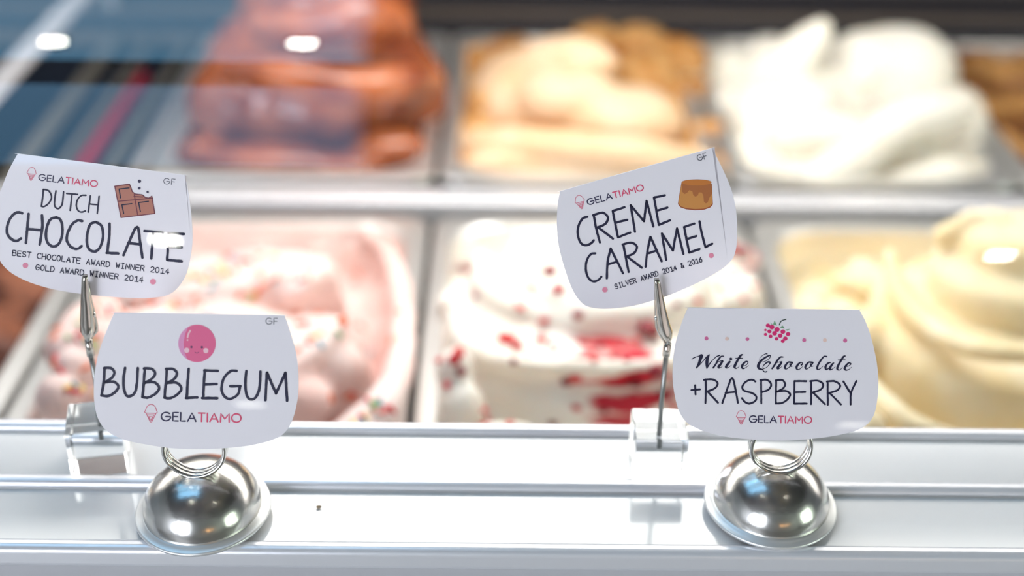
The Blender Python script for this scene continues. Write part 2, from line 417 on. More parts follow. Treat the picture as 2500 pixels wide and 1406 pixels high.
# --- back row, caramel
e = gempty(1, BY0, BY1, 'caramel gelato with a smooth beige mound, middle of the back row')
bm = bmesh.new(); a, b = pin(1, 0)
slabbase(bm, a, b, BY0+.016, BY1-.016, .992, .016, 11, edge=.006)
for q in [(1560, 105, 1.33, 70, 45), (1650, 150, 1.28, 75, 55), (1690, 250, 1.22, 70, 60), (1730, 340, 1.12, 55, 55), (1450, 90, 1.34, 60, 30), (1580, 190, 1.24, 80, 60), (1175, 320, 1.08, 35, 40), (1190, 250, 1.16, 45, 40), (1250, 120, 1.34, 60, 25), (1740, 410, 1.05, 50, 35)]:
    blob(bm, q[0], q[1], q[2], q[3], q[4])
gel('caramel_base', bm, gmat('caramel_gelato', (212, 166, 108), (186, 128, 66), .55, .5, 60, var=.1, vs=40), e, disp=.010, dsize=.025)
bm = bmesh.new()
blob(bm, 1330, 260, 1.19, 190, 135, 190, 2.3); blob(bm, 1425, 150, 1.18, 75, 55, 70); blob(bm, 1520, 300, 1.12, 150, 85, 110, 2.3)
blob(bm, 1390, 245, 1.13, 130, 80, 80)
swoosh(bm, [(1160, 350, 1.06, 40), (1300, 355, 1.03, 45), (1450, 370, 1.02, 45), (1600, 385, 1.02, 45), (1700, 400, 1.04, 42)])
blob(bm, 1440, 400, 1.03, 310, 40, 60, 2.6)
swoosh(bm, [(1230, 190, 1.2, 30), (1300, 140, 1.2, 34), (1400, 120, 1.18, 36), (1480, 150, 1.16, 30)])
gel('beige_mound', bm, gmat('beige_caramel_gelato', (236, 208, 176), (226, 192, 152), .5, .15, 60), e, disp=.005, dsize=.04)
# --- back row, white
e = gempty(2, BY0, BY1, 'tall snow white whipped gelato mound with a pointed peak, right of the back row')
bm = bmesh.new(); a, b = pin(2, 0)
slabbase(bm, a, b, BY0+.016, BY1-.016, .985, .01, 23)
blob(bm, 2070, 320, 1.19, 270, 170, 230, 2.4)
blob(bm, 2185, 185, 1.22, 150, 118, 130, 2.2)
blob(bm, 2130, 140, 1.22, 110, 65, 90)
swoosh(bm, [(1850, 260, 1.18, 90), (1900, 190, 1.18, 78), (1950, 130, 1.18, 56), (1985, 95, 1.18, 42), (2005, 72, 1.18, 30)])
blob(bm, 1930, 290, 1.14, 150, 110, 110)
blob(bm, 1790, 165, 1.30, 60, 45); blob(bm, 1880, 120, 1.32, 60, 32)
blob(bm, 1780, 250, 1.18, 36, 32); blob(bm, 1840, 345, 1.10, 45, 40); blob(bm, 1850, 420, 1.06, 70, 55); 
blob(bm, 2330, 295, 1.15, 78, 85, 90); blob(bm, 2345, 390, 1.10, 70, 80, 80)
swoosh(bm, [(2330, 270, 1.08, 55), (2200, 305, 1.05, 58), (2090, 380, 1.03, 60), (1990, 440, 1.02, 52), (1930, 460, 1.02, 34)])
swoosh(bm, [(2400, 440, 1.05, 36), (2330, 425, 1.03, 40), (2240, 440, 1.02, 36), (2140, 465, 1.015, 26)])
blob(bm, 2220, 400, 1.08, 130, 70, 70); blob(bm, 2108, 190, 1.10, 42, 34); blob(bm, 2010, 330, 1.08, 140, 60, 60)
blob(bm, 2420, 455, 1.03, 34, 26)
gel('scoop', bm, gmat('white_gelato', (243, 239, 228), (238, 232, 217), .5, .08, 40), e, sm=8, disp=.004, dsize=.05)
# --- back row, brown at the right
e = gempty(3, BY0, BY1, 'brown caramel gelato cut off by the right edge, back row')
bm = bmesh.new(); a, b = pin(3, 0)
slabbase(bm, a, b, BY0+.016, BY1-.016, .988, .014, 31, edge=.006)
for q in [(2480, 190, 1.28, 80, 45), (2480, 300, 1.2, 50, 50), (2600, 300, 1.2, 140, 90), (2520, 420, 1.08, 60, 50)]: blob(bm, *q)
gel('scoop', bm, gmat('brown_gelato', (190, 142, 84), (120, 74, 36), .5, .5, 50, var=.08, vs=25), e, disp=.010, dsize=.03)
# --- front row, brown at the left
e = gempty(-1, FY0, FY1, 'brown and mocha gelato cut off by the left edge, front row')
bm = bmesh.new(); a, b = pin(-1, 0)
slabbase(bm, a, b, FY0+.016, FY1-.016, .985, .012, 41, edge=.008)
for q in [(60, 800, .8, 80, 50), (-40, 850, .75, 120, 70), (90, 720, .88, 60, 30)]: blob(bm, *q)
gel('scoop', bm, gmat('mocha_gelato', (150, 92, 66), (96, 52, 38), .5, .5, 50, var=.1, vs=18), e, disp=.010, dsize=.03)
def DRUM(bm, x, y, rx, ry, z0, z1, p=6, tilt=(0, 0, 0)):
    sell(bm, (x, y, (z0+z1)/2), (rx, ry, (z1-z0)/2), p, Euler([math.radians(q) for q in tilt]), 40, 20)
# --- front row, pink
pk = gempty(0, FY0, FY1, 'pink gelato swirl with rainbow sprinkles in the front row')
bm = bmesh.new(); a, b = pin(0, 0)
slabbase(bm, a, b, FY0+.016, FY1-.016, .955, .012, 51, edge=.036, fs=55)
DRUM(bm, -.190, .715, .090, .090, .93, 1.012, 5)
DRUM(bm, -.188, .768, .084, .028, .97, 1.041, 5, (4, -7, 3))
DRUM(bm, -.128, .692, .050, .030, .95, 1.036, 5, (4, -11, 22))
swoosh(bm, [(150, 860, .66, 48), (200, 790, .69, 46), (260, 750, .73, 34)], 1.1)
blob(bm, 500, 810, .72, 240, 50, 90, 3)
swoosh(bm, [(690, 730, .745, 14), (740, 712, .745, 24), (775, 680, .75, 16)])
swoosh(bm, [(520, 960, .63, 50), (650, 930, .64, 40), (760, 880, .655, 30), (840, 800, .68, 20), (872, 765, .69, 10)], 1.3)
blob(bm, 790, 920, .67, 110, 100, 80, 2.6); blob(bm, 640, 980, .64, 180, 90, 80)
swoosh(bm, [(840, 1080, .60, 60), (925, 1000, .625, 52), (975, 900, .665, 40), (985, 800, .72, 34), (975, 700, .79, 30), (950, 620, .86, 26), (900, 570, .91, 22)], .8)
swoosh(bm, [(900, 560, .925, 20), (760, 545, .93, 22), (600, 548, .93, 20), (430, 545, .93, 22)], .7)
blob(bm, 140, 970, .61, 60, 58, 60); blob(bm, 185, 900, .64, 60, 60); blob(bm, 250, 860, .66, 80, 80)
gel('scoop', bm, gmat('pink_gelato', (238, 202, 194), (249, 228, 222), .55, .3, 110, var=.15, vs=14), pk, disp=.005, dsize=.03)
# --- front row, white with raspberry
rs = gempty(1, FY0, FY1, 'white gelato rosette with red raspberry crumbs and sauce in the front row')
bm = bmesh.new(); a, b = pin(1, 0)
slabbase(bm, a, b, FY0+.016, FY1-.016, .968, .010, 61, edge=.010)
DRUM(bm, .060, .742, .098, .096, .93, 1.034, 4.5, (0, 2, 0))
DRUM(bm, .072, .765, .072, .068, .99, 1.053, 6, (-2, 2, 0))
swoosh(bm, [(1115, 790, .735, 28), (1150, 850, .695, 30), (1240, 885, .668, 28), (1380, 898, .659, 26), (1540, 898, .659, 26), (1660, 880, .673, 26), (1740, 820, .72, 30)])
swoosh(bm, [(1175, 625, .79, 18), (1180, 690, .755, 34), (1240, 745, .725, 34), (1340, 778, .71, 28), (1460, 784, .705, 26), (1580, 765, .74, 26), (1660, 720, .77, 30)])
swoosh(bm, [(1200, 632, .82, 14), (1215, 680, .80, 34), (1290, 690, .79, 44), (1380, 650, .80, 50)])
blob(bm, 1420, 610, .83, 110, 60, 80); blob(bm, 1300, 600, .86, 60, 40); blob(bm, 1520, 660, .80, 110, 70, 90)
blob(bm, 1790, 720, .79, 80, 55, 80); blob(bm, 1800, 640, .86, 60, 40); blob(bm, 1700, 640, .86, 80, 40)
blob(bm, 1110, 900, .66, 50, 60); blob(bm, 1130, 1000, .645, 60, 80); blob(bm, 1110, 740, .78, 45, 35)
blob(bm, 1230, 1060, .615, 90, 30, 50); blob(bm, 1480, 1075, .61, 130, 30, 50)
wm = gmat('white_chocolate_gelato', (250, 244, 235), (246, 237, 224), .5, .12, 60)
nt = wm.node_tree; N = nt.nodes.new; L = nt.links.new   # raspberry ripple: streaks where the sauce was folded in
geo = N('ShaderNodeTexCoord'); sc0 = atY(1545, 965, .652)
def spot(c, r, thr, colr, sc):
    mp = N('ShaderNodeMapping'); mp.inputs['Location'].default_value = tuple(-(Vector(c)-rs.location)); L(geo.outputs['Object'], mp.inputs['Vector'])
    mp2 = N('ShaderNodeMapping'); mp2.inputs['Scale'].default_value = (1/r[0], 1/r[1], 1/r[2]); L(mp.outputs[0], mp2.inputs['Vector'])
    ln = N('ShaderNodeVectorMath'); ln.operation = 'LENGTH'; L(mp2.outputs[0], ln.inputs[0])
    m3 = N('ShaderNodeMapping'); m3.inputs['Scale'].default_value = (.45, 1, 2.6); L(geo.outputs['Object'], m3.inputs['Vector'])
    nz = N('ShaderNodeTexNoise'); nz.inputs['Scale'].default_value = sc; nz.inputs['Detail'].default_value = 4; L(m3.outputs[0], nz.inputs['Vector'])
    s = N('ShaderNodeMath'); s.operation = 'SUBTRACT'; L(nz.outputs['Fac'], s.inputs[0])
    h = N('ShaderNodeMath'); h.operation = 'MULTIPLY'; h.inputs[1].default_value = .26; L(ln.outputs['Value'], h.inputs[0]); L(h.outputs[0], s.inputs[1])
    g = N('ShaderNodeMath'); g.operation = 'MULTIPLY_ADD'; g.inputs[1].default_value = 9; g.inputs[2].default_value = -9*thr; g.use_clamp = True; L(s.outputs[0], g.inputs[0])
    b = nt.nodes['Principled BSDF']; src = b.inputs['Base Color'].links[0].from_socket
    mx = N('ShaderNodeMix'); mx.data_type = 'RGBA'; L(g.outputs[0], mx.inputs[0]); L(src, mx.inputs[6]); mx.inputs[7].default_value = (*colr, 1)
    L(mx.outputs[2], b.inputs['Base Color'])
spot(atY(1545, 965, .655), (.038, .04, .024), .27, S(200, 34, 56), 45)
spot(atY(1520, 912, .660), (.030, .03, .006), .25, S(196, 26, 44), 40)
spot(atY(1830, 610, .85), (.04, .04, .03), .34, S(214, 96, 110), 50)
gel('scoop', bm, wm, rs, sm=10, disp=.004, dsize=.03)
# --- front row, cream
cr = gempty(2, FY0, FY1, 'cream yellow gelato rosette with a ruffled top, right of the front row')
bm = bmesh.new(); a, b = pin(2, 0)
slabbase(bm, a, b, FY0+.016, FY1-.016, .955, .010, 71, edge=.02)
DRUM(bm, .335, .738, .088, .092, .93, 1.034, 6)
swoosh(bm, [(2172, 612, .78, 14), (2180, 670, .755, 26), (2215, 745, .725, 32), (2290, 815, .685, 32), (2400, 855, .655, 30), (2520, 865, .645, 30)])
blob(bm, 2110, 830, .73, 60, 70, 70)
DRUM(bm, .343, .752, .056, .052, 1.0, 1.062, 6)
DRUM(bm, .350, .756, .047, .034, 1.03, 1.086, 4)
for i in range(11):
    t = i/10; blob(bm, 2305+230*t+random.uniform(-8, 8), 620-85*math.sin(PI*(.15+t*.8))+random.uniform(-8, 8), .765, 26+random.uniform(-4, 6), 30)
for q in [(1985, 760, .76, 45, 30), (2010, 720, .80, 38, 28), (2060, 690, .83, 40, 30), (2110, 660, .85, 45, 30), (2050, 780, .76, 60, 50), (1960, 740, .80, 26, 20), (2130, 700, .82, 60, 50)]: blob(bm, *q)
swoosh(bm, [(2050, 860, .70, 38), (2130, 960, .65, 34), (2220, 1030, .62, 30), (2340, 1070, .61, 24)])
blob(bm, 2080, 1040, .615, 90, 50, 60)
gel('scoop', bm, gmat('cream_gelato', (249, 234, 202), (246, 224, 176), .5, .12, 60), cr, disp=.003, dsize=.03)

# crumbs and sprinkles as small pieces on the gelato
def snap(px, py, D): return atY(px, py, D)
def lump(name, c, r, mt, parent, seed, s=(1, 1, 1)):
    bm = bmesh.new(); bmesh.ops.create_icosphere(bm, subdivisions=1, radius=r)
    rr = random.Random(seed)
    for v in bm.verts:
        v.co = Vector((v.co.x*s[0], v.co.y*s[1], v.co.z*s[2]))*rr.uniform(.75, 1.2)+c
    return frombm(name, bm, mt, parent, False)
bpy.context.view_layer.update()
dg = bpy.context.evaluated_depsgraph_get()
from mathutils.bvhtree import BVHTree
def bvh(parent):
    for ch in parent.children:
        if ch.name.startswith('scoop'):
            ev = ch.evaluated_get(dg); me = ev.to_mesh(); mw = ch.matrix_world
            t = BVHTree.FromPolygons([mw@v.co for v in me.vertices], [list(p.vertices) for p in me.polygons]); ev.to_mesh_clear(); return t
def drop(tree, px, py):
    h = tree.ray_cast(EYE, ray(px, py), 5); return h[0], h[1]
RT = bvh(rs); PT = bvh(pk)
rb = [mat('raspberry_red', S(200, 24, 44), .35), mat('raspberry_dark', S(140, 14, 34), .35), mat('raspberry_bright', S(226, 60, 60), .35)]
crumbs = [(1362, 707, 14), (1410, 768, 13), (1270, 750, 11), (1328, 783, 11), (1165, 722, 10), (1240, 830, 16), (1262, 846, 13), (1225, 822, 12), (1322, 830, 12), (1348, 842, 8), (1255, 882, 10), (1120, 862, 14), (1108, 880, 14), (1125, 905, 12), (1075, 880, 9), (1095, 942, 11),
          (1140, 660, 15), (1340, 665, 18), (1420, 835, 10), (1465, 845, 9), (1555, 832, 9), (1580, 795, 24), (1592, 812, 14), (1600, 900, 20), (1575, 915, 16), (1550, 935, 13), (1190, 1025, 14), (1178, 1045, 12), (1350, 1035, 12), (1245, 1036, 10), (1408, 995, 10), (1385, 925, 16), (1405, 920, 14),
          (1300, 700, 7), (1475, 1000, 9), (1180, 1000, 8), (1500, 870, 8), (1620, 960, 14), (1640, 990, 12), (1660, 940, 12), (1780, 610, 22), (1810, 620, 18), (1735, 640, 10), (1760, 700, 9), (1700, 735, 9), (1815, 730, 9), (1790, 680, 8), (1840, 700, 8), (1690, 690, 8), (1650, 745, 9), (1450, 880, 9), (1530, 880, 8), (1290, 870, 6), (1360, 860, 6)]
for i, (x, y, r) in enumerate(crumbs):
    h, nn = drop(RT, x, y)
    if h is None: continue
    s = scale_at(h); lump('raspberry_crumb', h+nn*r*s*.35, r*s*1.15, rb[i % 3 if r < 18 else i % 2], rs, i, (1.1, 1, .8))
smats = [mat('sprinkle_'+n, S(*c), .35) for n, c in (('orange', (244, 120, 60)), ('red', (226, 60, 70)), ('blue', (90, 180, 205)), ('yellow', (240, 215, 110)), ('green', (150, 205, 150)), ('white', (250, 245, 240)))]
base_me = []
for mt in smats:
    bm = bmesh.new(); bmesh.ops.create_cone(bm, cap_ends=True, segments=8, radius1=.0011, radius2=.0011, depth=.006)
    bmesh.ops.bevel(bm, geom=[e for e in bm.edges if abs(e.verts[0].co.z-e.verts[1].co.z) < 1e-6], offset=.0004, segments=1, affect='EDGES')
    me = bpy.data.meshes.new('sprinkle'); bm.to_mesh(me); bm.free(); me.materials.append(mt); base_me.append(me)
rr = random.Random(5); zones = [(430, 760, 615, 690, 34), (230, 520, 720, 770, 22), (120, 240, 740, 960, 34), (720, 860, 760, 860, 14), (800, 960, 960, 1035, 20), (440, 700, 690, 740, 8), (860, 1000, 640, 900, 8)]
for (xa, xb, ya, yb, nn_) in zones:
    for i in range(nn_):
        x, y = rr.uniform(xa, xb), rr.uniform(ya, yb); h, nn = drop(PT, x, y)
        if h is None: continue
        o = bpy.data.objects.new('sprinkle', base_me[rr.choices(range(6), (6, 4, 3, 3, 2, 1))[0]]); COL.objects.link(o); o.parent = pk
        o.location = h+nn*.0009-pk.location
        t = nn.cross(Vector((rr.uniform(-1, 1), rr.uniform(-1, 1), rr.uniform(-1, 1)))).normalized()
        o.rotation_euler = t.to_track_quat('Z', 'Y').to_euler()

# ================================================================== cards
class Card:
    def __init__(s, name, label, D, lean, zs, ox, oy, base_px, yaw=0):
        s.n = Vector((math.sin(math.radians(yaw)), -math.cos(math.radians(lean)), math.sin(math.radians(lean)))).normalized()
        s.p0 = atY(base_px[0], base_px[1], D); s.k = zs; s.ox = ox; s.oy = oy
        s.e = empty(name, s.p0, label, 'label card', 'flavour label cards')
    def P(s, x, y, lift=0):   # drawing coordinates of the card face -> place on the card's plane
        return atP(s.ox+x/s.k, s.oy+y/s.k, s.p0+s.n*lift, s.n)
    def sheet(s, outline):
        O = cat([(float(a), float(b)) for a, b in outline], 4); O = [p for i, p in enumerate(O) if i == 0 or math.dist(p, O[i-1]) > .5]
        fr = [s.P(*p) for p in O]; bk = [p-s.n*.0005 for p in fr]; n = len(fr)
        return mesh('card_sheet', fr+bk, [list(range(n)), list(range(2*n-1, n-1, -1))]+[(i, i+n, (i+1) % n+n, (i+1) % n) for i in range(n)], M['paper'], s.e)
    def poly(s, pts, V, Fs, lift):
        b = len(V); V += [s.P(x, y, lift) for x, y in pts]; Fs.append(list(range(b, b+len(pts))))
    def disc(s, c, r, V, Fs, lift, r2=None, n=24):
        s.poly([(c[0]+r*math.cos(2*PI*i/n), c[1]+(r2 or r)*math.sin(2*PI*i/n)) for i in range(n)], V, Fs, lift)
    def stroke(s, pts, w, V, Fs, lift=.00012, smooth=True, rough=0.0, seed=1):
        """pts (x,y[,w]) ; ribbon with round ends"""
        pts = [(p[0], p[1], p[2] if len(p) > 2 else w) for p in pts]
        if len(pts) > 2 and smooth: Q = cat(pts, 7)
        else:
            Q = []
            for i in range(len(pts)-1):
                a, c = pts[i], pts[i+1]; m_ = max(2, int(math.dist(a[:2], c[:2])/(w*.6)) if rough else 2)
                Q += [tuple(a[j]+(c[j]-a[j])*k/m_ for j in range(3)) for k in range(m_)]
            Q.append(pts[-1])
        rr = random.Random(seed); n = len(Q); b = len(V); L_, R_ = [], []
        for i, q in enumerate(Q):
            t = (Q[min(i+1, n-1)][0]-Q[max(i-1, 0)][0], Q[min(i+1, n-1)][1]-Q[max(i-1, 0)][1]); l = math.hypot(*t) or 1
            nx, ny = -t[1]/l, t[0]/l; h = q[2]/2
            hl = h*(1+rough*rr.uniform(-1, 1)); hr = h*(1+rough*rr.uniform(-1, 1))
            L_.append((q[0]+nx*hl, q[1]+ny*hl)); R_.append((q[0]-nx*hr, q[1]-ny*hr))
        V += [s.P(*p, lift) for p in L_]+[s.P(*p, lift) for p in R_]
        for i in range(n-1): Fs.append((b+i, b+i+1, b+n+i+1, b+n+i))
        for q in (Q[0], Q[-1]): s.disc((q[0], q[1]), q[2]*.5, V, Fs, lift+.000004, n=10)
    def part(s, name, V, Fs, mt): return mesh(name, V, Fs, mt, s.e)
    def strokes(s, name, L_, w, mt, rough=.0, smooth=True):
        V, Fs = [], []
        for i, st in enumerate(L_): s.stroke(st, w, V, Fs, smooth=smooth, rough=rough, seed=i)
        return s.part(name, V, Fs, mt)
def arc(cx, cy, rx, ry, a0, a1, n=10): return [(cx+rx*math.cos(math.radians(a0+(a1-a0)*i/n)), cy+ry*math.sin(math.radians(a0+(a1-a0)*i/n))) for i in range(n+1)]
# monoline capitals, unit box, y up: (advance, [strokes])
G = {
 'A': (.86, [[(0, 0), (.43, 1), (.86, 0)], [(.17, .34), (.69, .34)]]),
 'B': (.6, [[(0, 0), (0, 1), (.3, 1)]+arc(.3, .77, .24, .23, 90, -90)+[(0, .54)], arc(.32, .27, .28, .27, 90, -90)+[(0, 0)], [(0, .54), (.32, .54)]]),
 'C': (.8, [arc(.5, .5, .5, .5, 50, 310, 16)]),
 'D': (.75, [[(0, 0), (0, 1), (.25, 1)]+arc(.25, .5, .5, .5, 90, -90, 12)+[(0, 0)]]),
 'E': (.56, [[(.56, 1), (0, 1), (0, 0), (.56, 0)], [(0, .52), (.5, .52)]]),
 'F': (.56, [[(.56, 1), (0, 1), (0, 0)], [(0, .5), (.5, .5)]]),
 'G': (.98, [arc(.5, .5, .5, .5, 45, 360, 20)+[(.48, .5)]]),
 'H': (.7, [[(0, 0), (0, 1)], [(.7, 0), (.7, 1)], [(0, .5), (.7, .5)]]),
 'I': (.02, [[(0, 0), (0, 1)]]), 'L': (.5, [[(0, 1), (0, 0), (.5, 0)]]),
 'M': (.92, [[(0, 0), (.03, 1), (.46, .35), (.89, 1), (.92, 0)]]), 'N': (.7, [[(0, 0), (0, 1), (.7, 0), (.7, 1)]]),
 'O': (1, [arc(.5, .5, .5, .5, 0, 360, 24)]),
 'R': (.6, [[(0, 0), (0, 1), (.3, 1)]+arc(.3, .75, .26, .25, 90, -90)+[(0, .5)], [(.3, .5), (.6, 0)]]),
 'S': (.6, [arc(.3, .74, .28, .26, 30, 250, 10)+arc(.3, .26, .28, .26, 90, -150, 10)]),
 'T': (.7, [[(0, 1), (.7, 1)], [(.35, 1), (.35, 0)]]), 'V': (.8, [[(0, 1), (.4, 0), (.8, 1)]]),
 'W': (1.0, [[(0, 1), (.25, 0), (.5, .7), (.75, 0), (1, 1)]]),
 '0': (.6, [arc(.3, .5, .3, .5, 0, 360, 20)]), '1': (.3, [[(0, .78), (.25, 1), (.25, 0)], [(0, 0), (.5, 0)]]),
 '2': (.6, [arc(.3, .7, .28, .3, 160, -30, 10)+[(0, 0), (.6, 0)]]), '4': (.6, [[(.45, 0), (.45, 1), (0, .28), (.62, .28)]]),
 '6': (.6, [[(.5, .98), (.2, .72), (.03, .35)]+arc(.3, .3, .27, .3, 180, 520, 16)]),
 '&': (.7, [[(.7, 0), (.15, .75)]+arc(.32, .8, .18, .2, 180, 0, 8)+[(.1, .35)]+arc(.28, .22, .24, .22, 150, 330, 8)+[(.65, .45)]]),
}
def word(card, name, txt, p0, p1, h, w, mt, mono=False, sp=.30, V=None, Fs=None, span=None):
    """txt on the baseline p0->p1 in drawing coordinates"""
    dx, dy = p1[0]-p0[0], p1[1]-p0[1]; L_ = math.hypot(dx, dy); ux, uy = dx/L_, dy/L_; vx, vy = uy, -ux
    if mono: cells = [(i, 1.0) for i in range(len(txt))]; tot = len(txt)-1+.75
    pos = []; x = 0
    for c in txt:
        a = .75 if mono else (G[c][0] if c != ' ' else .5)
        pos.append(x); x += 1 if mono else a+sp
    tot = x-(.25 if mono else sp); k = L_/tot
    V = []; Fs = []
    out = []
    for i, c in enumerate(txt):
        if c == ' ': continue
        a, st = G[c]; wx = (.72/max(a, .5)) if mono else 1; ofs = (.36 if (mono and c == 'I') else (.12 if (mono and c == '1') else 0))
        for s_ in st:
            P = []
            for (u, v) in s_:
                X = (pos[i]+ofs+u*wx)*k; Y = v*h
                P.append((p0[0]+ux*X+vx*Y, p0[1]+uy*X+vy*Y))
            out.append((i, P))
        if mono and c == 'I':
            for v in (0, 1):
                P = [(p0[0]+ux*(pos[i]+q)*k+vx*v*h, p0[1]+uy*(pos[i]+q)*k+vy*v*h) for q in (.14, .58)]; out.append((i, P))
    return out
def put(card, name, strokes, w, mt):
    V, Fs = [], []
    for P in strokes: card.stroke(P, w, V, Fs, smooth=False)
    return card.part(name, V, Fs, mt)
def caption(card, txt, p0, p1, h, w, mt): 
    return put(card, 'award_lettering', [P for _, P in word(card, '', txt, p0, p1, h, w, mt, mono=True)], w, mt)
def logo(card, ic, ih, p0, p1, h, w):
    """pink outline cone beside the shop lettering"""
    ws = word(card, '', 'GELATIAMO', p0, p1, h, w, None, sp=.26)
    put(card, 'logo_lettering', [P for i, P in ws if i < 4], w, M['inkb'])
    o = put(card, 'logo_lettering', [P for i, P in ws if i >= 4], w, M['pinkink']); o['label'] = 'pink half of the logo'
    L_ = math.dist(p0, p1); ux, uy = (p1[0]-p0[0])/L_, (p1[1]-p0[1])/L_
    def T(x, y): X, Y = x*ih, y*ih; return (ic[0]+ux*X+uy*Y, ic[1]+uy*X-ux*Y)   # x right, y up
    sh = [[(-.36, .05)]+arc(0, .12, .30, .37, 168, 12, 10)+[(.36, .05), (.27, -.01), (-.27, -.01), (-.36, .05)], [(-.27, -.01), (-.03, -.5), (.05, -.5), (.29, -.01)], [(-.22, -.10), (.22, -.10)], [(-.13, -.2), (.1, -.2), (-.01, -.40), (-.13, -.2)], [(.16, -.12), (.03, -.42)]]
    put(card, 'cone_emblem', [[T(*p) for p in s_] for s_ in sh], w*.55, M['paleink'])
def gf(card, p0, p1, h, w): put(card, 'corner_lettering', [P for _, P in word(card, '', 'GF', p0, p1, h, w, None)], w, M['grey'])
def dots(card, L_, mt, name='dot'):
    for (x, y, r) in L_:
        V, Fs = [], []; card.disc((x, y), r, V, Fs, .00012); card.part(name, V, Fs, mt)
dotm = mat('dusty_pink_ink', S(228, 140, 165), .5); magm = mat('orchid_ink', S(216, 110, 160), .5); peachm = mat('peach_ink', S(238, 205, 195), .5)

# ---- chocolate card on the left
c1 = Card('flavour_card', 'white tilted label card lettered DUTCH CHOCOLATE, clipped above the left acrylic cube', .478, 8, 3.516, 0, 350, (208, 690))
c1.sheet([(152, 90), (153, 90.3), (510, 135), (870, 181), (1230, 227), (1584, 271.8), (1585, 272), (1586, 276), (1615, 400), (1640, 600), (1652, 800), (1640, 950), (1600, 1120), (1530, 1235), (1430, 1305), (1250, 1328), (1000, 1320), (700, 1292), (450, 1250), (250, 1190), (110, 1120), (30, 1050), (-10, 980), (-35, 830), (-28, 600), (-5, 440), (20, 368), (75, 230), (150, 93)])
c1.strokes('flavour_lettering', [
 [(372, 395), (366, 460), (355, 540)], [(372, 395), (418, 408), (442, 460), (420, 512), (380, 542), (355, 540)],
 [(480, 408), (468, 490), (470, 540), (500, 560), (530, 530), (540, 470), (545, 415)], [(572, 430), (665, 438)], [(618, 434), (602, 575)],
 [(738, 445), (695, 450), (662, 490), (655, 540), (672, 578), (700, 590), (732, 580)], [(775, 450), (757, 590)], [(850, 455), (834, 602)], [(765, 520), (842, 528)]], 14, M['ink'], .12)
c1.strokes('flavour_lettering', [
 [(190, 600), (150, 592), (105, 620), (70, 680), (58, 750), (75, 800), (115, 832), (150, 835), (180, 815)],
 [(245, 605), (222, 855)], [(360, 618), (363, 720), (340, 868)], [(235, 735), (358, 745)],
 [(480, 635), (430, 655), (400, 730), (395, 810), (418, 865), (460, 885), (502, 865), (530, 800), (535, 720), (518, 655), (480, 635)],
 [(705, 667), (665, 662), (615, 700), (580, 770), (573, 830), (600, 882), (640, 905), (675, 902), (700, 882)],
 [(820, 675), (775, 695), (750, 770), (745, 850), (762, 905), (800, 928), (840, 915), (872, 860), (885, 780), (868, 705), (820, 675)],
 [(940, 690), (937, 800), (920, 940)], [(915, 940), (1015, 945)], [(1060, 960), (1110, 840), (1160, 730)], [(1160, 730), (1185, 725), (1200, 830), (1222, 980)], [(1100, 855), (1205, 868)],
 [(1240, 752), (1400, 768)], [(1315, 765), (1298, 988)], [(1448, 772), (1435, 1000)], [(1445, 770), (1578, 778)], [(1440, 890), (1560, 893)], [(1435, 1000), (1560, 1013)]], 23, M['ink'], .12)
caption(c1, 'BEST CHOCOLATE AWARD WINNER 2014', (105, 962), (1448, 1122), 46, 8, M['ink'])
caption(c1, 'GOLD AWARD WINNER 2014', (305, 1085), (1225, 1192), 46, 8, M['ink'])
dots(c1, [(218, 1048, 24), (1313, 1187, 25)], dotm)
logo(c1, (270, 262), 112, (330, 316), (832, 374), 52, 9)
gf(c1, (1403, 347), (1500, 355), 48, 6)
V, Fs = [], []
c1.poly([(985, 368), (1110, 350), (1125, 372), (1130, 405), (1150, 430), (1190, 442), (1222, 440), (1240, 462), (1270, 470), (1302, 453), (1328, 602), (1038, 636)], V, Fs, .00010)
c1.part('chocolate_picture', V, Fs, mat('milk_chocolate_ink', S(184, 120, 102), .5))
c1.strokes('chocolate_outline', [[(985, 368), (1110, 350)], [(1110, 350), (1125, 385), (1135, 415), (1160, 435), (1222, 442)], [(1222, 442), (1245, 465), (1275, 470), (1302, 455)], [(1302, 453), (1328, 602)], [(1328, 602), (1038, 636)], [(1038, 636), (985, 368)], [(1012, 497), (1310, 470)], [(1152, 438), (1182, 615)], [(1150, 455), (1225, 460)]], 9, mat('cocoa_outline_ink', S(120, 58, 70), .5), smooth=False)
c1.strokes('chocolate_marks', [[(1035, 468), (1022, 392)], [(1022, 392), (1108, 382)], [(1062, 602), (1046, 528)], [(1046, 528), (1132, 517)], [(1205, 585), (1190, 508)], [(1190, 508), (1274, 497)]], 10, M['ink'], smooth=False)
dots(c1, [(1197, 325, 14), (1195, 385, 12), (1267, 418, 10)], M['inkb'], 'chocolate_bit')

